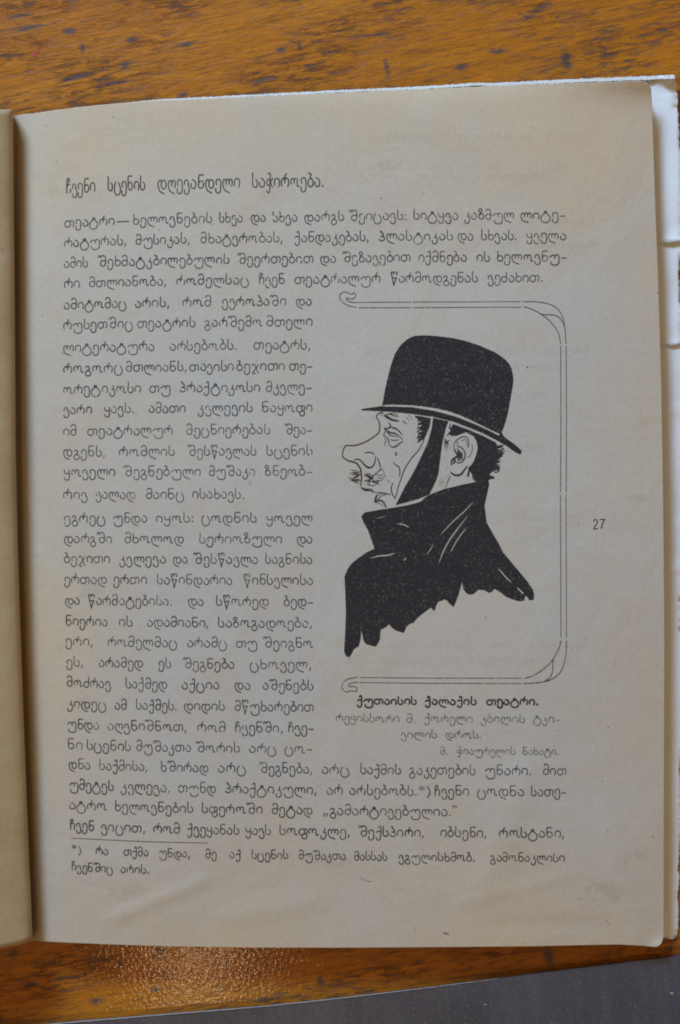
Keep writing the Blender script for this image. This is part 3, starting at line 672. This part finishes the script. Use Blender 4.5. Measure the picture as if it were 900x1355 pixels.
# nose wing and cheek
s3([(236,392),(262,384),(290,388),(314,402)], 8); s3([(160,440),(185,436),(210,446),(240,480),(275,499),(300,488),(316,456),(320,416)], 10, .4)
s3([(235,474),(262,496),(290,498)], 14); s3([(334,420),(346,455),(352,480),(358,502)], 9); s3([(468,384),(474,396),(472,408)], 13)
s3([(450,458),(474,480),(494,494),(502,530),(498,566)], 8); s3([(408,588),(428,612)], 10); s3([(392,556),(398,566)], 7)
s3([(450,616),(438,645),(440,680),(452,706),(464,730)], 9)
# jaw strap outline
s3([(682,284),(668,320),(640,370),(596,420),(560,470),(530,525),(508,590),(490,640),(478,690),(466,730)], 7, .2)
# mouth, lips, chin
s3([(215,648),(245,664),(280,664),(304,678)], 20); s3([(300,680),(345,684),(390,690),(432,700)], 9); s3([(372,690),(336,702),(318,726),(314,756)], 9)
s3([(330,700),(322,730),(322,750)], 14); s3([(318,756),(345,742),(372,750),(388,770),(398,794)], 16); s3([(330,736),(356,712),(400,700)], 6); s3([(340,740),(372,708)], 4); s3([(316,758),(350,764),(388,792)], 5)
# moustache
rm = random.Random(21)
for (cx, cy, dx, dy, n) in [(165, 535, -1, .2, 6), (165, 575, -1, .3, 7), (160, 612, -1, .35, 5)]:
    for i in range(n):
        x0 = 205 + rm.uniform(-14, 5); y0 = cy + rm.uniform(-30, 22); ln = rm.uniform(30, 85); a = rm.uniform(-.5, .7)
        pts = [(x0 - ln*t*math.cos(a) + rm.uniform(-5, 5), y0 + ln*t*math.sin(a) + rm.uniform(-9, 9)) for t in (0, .33, .66, 1)]
        s3(pts, rm.uniform(3.5, 6))
for i in range(9):
    x0, y0 = rm.uniform(228, 262), rm.uniform(540, 612); x1, y1 = rm.uniform(300, 390), rm.uniform(515, 620)
    s3([(x0, y0), ((x0*2+x1)/3, (y0*2+y1)/3 + rm.uniform(-16, 16)), ((x0+2*x1)/3, (y0+2*y1)/3 + rm.uniform(-12, 12)), (x1, y1)], rm.uniform(3, 6.5))
for pts, wd in [([(238,545),(262,556),(290,580),(306,574)], 8), ([(236,604),(252,592),(272,600),(276,630),(254,620)], 8), ([(300,600),(330,606),(344,596)], 11), ([(340,520),(365,508),(380,524),(390,552)], 5),
                ([(276,630),(300,634),(330,620),(352,618)], 6), ([(232,556),(258,566),(300,590)], 5), ([(330,540),(352,560),(384,540)], 4), ([(330,560),(352,580),(392,562)], 4), ([(318,588),(352,596),(388,582)], 4)]:
    s3(pts, wd)
for i in range(26): L.dot(*H3([(rm.uniform(300, 400), rm.uniform(560, 660))])[0], .25)
# sideburn whiskers
for i in range(16):
    y = rm.uniform(130, 300); s3([(668, y), (645, y+10+rm.uniform(-8, 8)), (632+rm.uniform(-8, 8), y+rm.uniform(4, 26))], rm.uniform(5, 9))
for i in range(18):
    y = rm.uniform(330, 590); xr = 690 if y < 400 else 660
    s4([(xr-30, y), (xr-5, y+rm.uniform(-6, 14)), (xr+rm.uniform(8, 30), y+rm.uniform(-10, 20))], rm.uniform(9, 15))
for i in range(10):
    x = rm.uniform(448, 520); s4([(x, 500+(x-448)*1.0), (x-8, 530+(x-448)*.9), (x-12+rm.uniform(-8, 8), 560+(x-448)*.6)], 4)
# hair lock in front of ear, whiskers, stubble
for pts, wd in [([(318,170),(308,200),(322,228),(300,250),(292,262)], 10), ([(330,190),(318,214),(336,236)], 12), ([(345,200),(330,240),(352,255)], 14), ([(272,282),(282,300),(300,330)], 10), ([(272,300),(278,322),(294,346)], 9), ([(300,296),(288,310),(276,318)], 7),
                ([(268,332),(276,350),(290,362)], 5), ([(278,368),(296,384)], 4), ([(306,292),(292,322)], 6)]:
    s4(pts, wd)
for i in range(75):
    y = rm.uniform(400, 645); x = rm.uniform(238, 300) - max(0, (y-560))*.25
    L.dot(*H4([(x, y)])[0], rm.uniform(.16, .32))
for i in range(12):
    y = rm.uniform(560, 640); x = rm.uniform(225, 262); s4([(x, y), (x+8, y-10)], 3)
# ear
s4([(346,360),(342,325),(362,295),(398,272),(432,270),(448,290),(452,320),(446,348)], 7, .3); s4([(398,300),(425,290),(440,312),(440,338)], 5)
s4([(366,338),(400,352),(420,380),(424,418),(408,450),(386,462),(362,462)], 9, .3); s4([(344,356),(352,382),(368,398),(362,418),(338,434),(324,450),(322,482)], 15)
s4([(340,436),(350,450),(334,470)], 14); s4([(474,318),(480,360),(464,404),(442,428)], 4)
for i in range(9): s4([(366+i*5, 352+i*5), (372+i*4, 400), (368+i*5, 452-i*1.5)], 3.6)
s4([(372,330),(362,318),(378,304)], 4)
s4([(316,530),(334,548),(362,556),(392,550),(412,526),(440,488)], 15, .5); s4([(316,558),(300,590),(278,648)], 5)
s4([(596,600),(600,622),(596,650)], 8)
L.build('drawn_face_lines', M_bold)

# specks and fibres stuck in the paper
I = Ink(); I.stroke([(587, 1234), (590, 1235.4), (593.5, 1236)], 1.3); I.build('stray_fibre', M_ink)
I = Ink(); I.stroke([(476, 1162), (482, 1163.6), (487, 1166.4), (491, 1166)], .7); I.build('stray_fibre', M_faint)
for x, y, r in [(75, 214, .8), (504, 262, .9), (704, 168, .8), (641, 147, .7), (150, 155, .8), (805, 962, .9), (698, 486, 1.3), (82, 310, .6), (83, 467, .9), (418, 433, .6), (415, 374, .5), (532, 1048, .8), (803, 1219, .9), (300, 246, .6)]:
    I = Ink(); I.dot(x, y, r); I.build('paper_speck', M_faint)
mst, nts, bs = mat_new('brown_foxing'); bs.inputs['Base Color'].default_value = (0.34, 0.24, 0.11, 1)
nts.links.new(ramp(nts, noise(nts, position(nts), 260, 4, .65), [(0.38, (0, 0, 0)), (0.68, (0.11,)*3)]), bs.inputs['Alpha'])
for cx, cy, rx, ry in [(70, 248, 7, 8), (48, 232, 5, 4), (474, 1029, 4, 4), (515, 218, 16, 8), (268, 480, 5, 5), (180, 548, 4, 4), (845, 660, 14, 6), (852, 1130, 12, 9),
                       (120, 780, 20, 10), (800, 1180, 26, 16), (110, 930, 14, 9), (850, 560, 8, 8), (440, 1140, 24, 9), (170, 1180, 26, 12)]:
    q = [(cx + rx*math.cos(i*math.tau/20)*(1+.22*math.sin(3*i)), cy + ry*math.sin(i*math.tau/20)*(1+.2*math.cos(2*i))) for i in range(20)]
    region('foxing_stain', q, z_ink(.00004), mst, page, 5)

# ------------------------------------------------------------------ dark board along the bottom
def build_board():
    m, nt, b = mat_new('dark_blue_grey_cover')
    p = position(nt)
    c = ramp(nt, noise(nt, p, 22, 4, .6), [(0.3, (0.032, 0.038, 0.056)), (0.7, (0.060, 0.066, 0.090))])
    st = noise(nt, position(nt, 0.12, (5, 1, 1)), 50, 5, .7)
    c = mixc(nt, ramp(nt, st, [(0.45, (0, 0, 0)), (0.75, (.22,)*3)]), c, (0.14, 0.14, 0.15))
    gr = noise(nt, p, 1500, 2, .6)
    c = mixc(nt, ramp(nt, gr, [(0.55, (0, 0, 0)), (0.75, (.5,)*3)]), c, (0.16, 0.16, 0.17))
    nt.links.new(c, b.inputs['Base Color']); b.inputs['Roughness'].default_value = .42
    bump(nt, b, mathn(nt, 'ADD', gr, noise(nt, p, 300, 3)), .3, .0002)
    root = bpy.data.objects.new('dark_board', None); sc.collection.objects.link(root); root.location = up(500, 1420, 0)
    root['label'] = 'dark blue-grey cover board with pale worn edge, lying below the booklet'; root['category'] = 'cover board'
    z = .0032
    e = [(-120, 1374), (60, 1355.5), (110, 1351), (355, 1331), (450, 1320.8), (550, 1309), (720, 1287.5), (900, 1265), (1040, 1247)]
    out = catmull(e, 3) + [(1120, 1720), (-60, 1840)]
    cover = region('board_cover', out, lambda x, y: 0*x + z, m, None, 60, smooth=False); solidify(cover, .0008)
    m2, nt2, b2 = mat_new('grey_board_core')
    nt2.links.new(ramp(nt2, noise(nt2, position(nt2), 500, 3), [(.3, (.30, .28, .25)), (.7, (.5, .48, .45))]), b2.inputs['Base Color'])
    core = region('board_core', [(x-.3 if 0 else x, y+2.2) for x, y in out[:-2]] + [(1116, 1716), (-56, 1834)], lambda x, y: 0*x + z - .0009, m2, None, 60, smooth=False)
    solidify(core, .0022)
    # pale scuffed line where the covering has worn through
    r = random.Random(4); vs = []; fs = []; k = 0
    xs = np.arange(50, 660, 3.0); ex = [a for a, _ in e]; ey = [b_ for _, b_ in e]
    for i, x in enumerate(xs):
        y = np.interp(x, ex, ey); hw = (.5 + r.uniform(0, .45)) * np.interp(x, [50, 150, 420, 660], [1, 1.1, .8, .35])
        vs += [up(x, y - .3, z + .00012), up(x, y - .3 + hw*1.6, z + .0002), up(x, y - .5, z - .0005)]
        if i: a = 3*i; fs += [(a-3, a-2, a+1, a), (a-1, a-3, a, a+2)]
    m3, nt3, b3 = mat_new('scuffed_white_edge'); b3.inputs['Base Color'].default_value = (.30, .30, .32, 1)
    we = link_mesh('worn_edge', vs, fs, m3)
    fl = link_mesh('pale_fleck', [up(886 + a, 1314 + b_, z + .0001) for a, b_ in [(0, 0), (2, -1.5), (5, -.5), (5.5, 1.5), (2.5, 2)]][::-1], [(0, 1, 2, 3, 4)], m3)
    fl2 = link_mesh('pale_fleck', [up(640 + a, 1329 + b_, z + .0001) for a, b_ in [(0, 0), (3, -1), (4.5, .2), (2, 1.3)]][::-1], [(0, 1, 2, 3)], m3)
    for o in (cover, core, we, fl, fl2):
        o.parent = root; o.location = -Vector(root.location)
build_board()
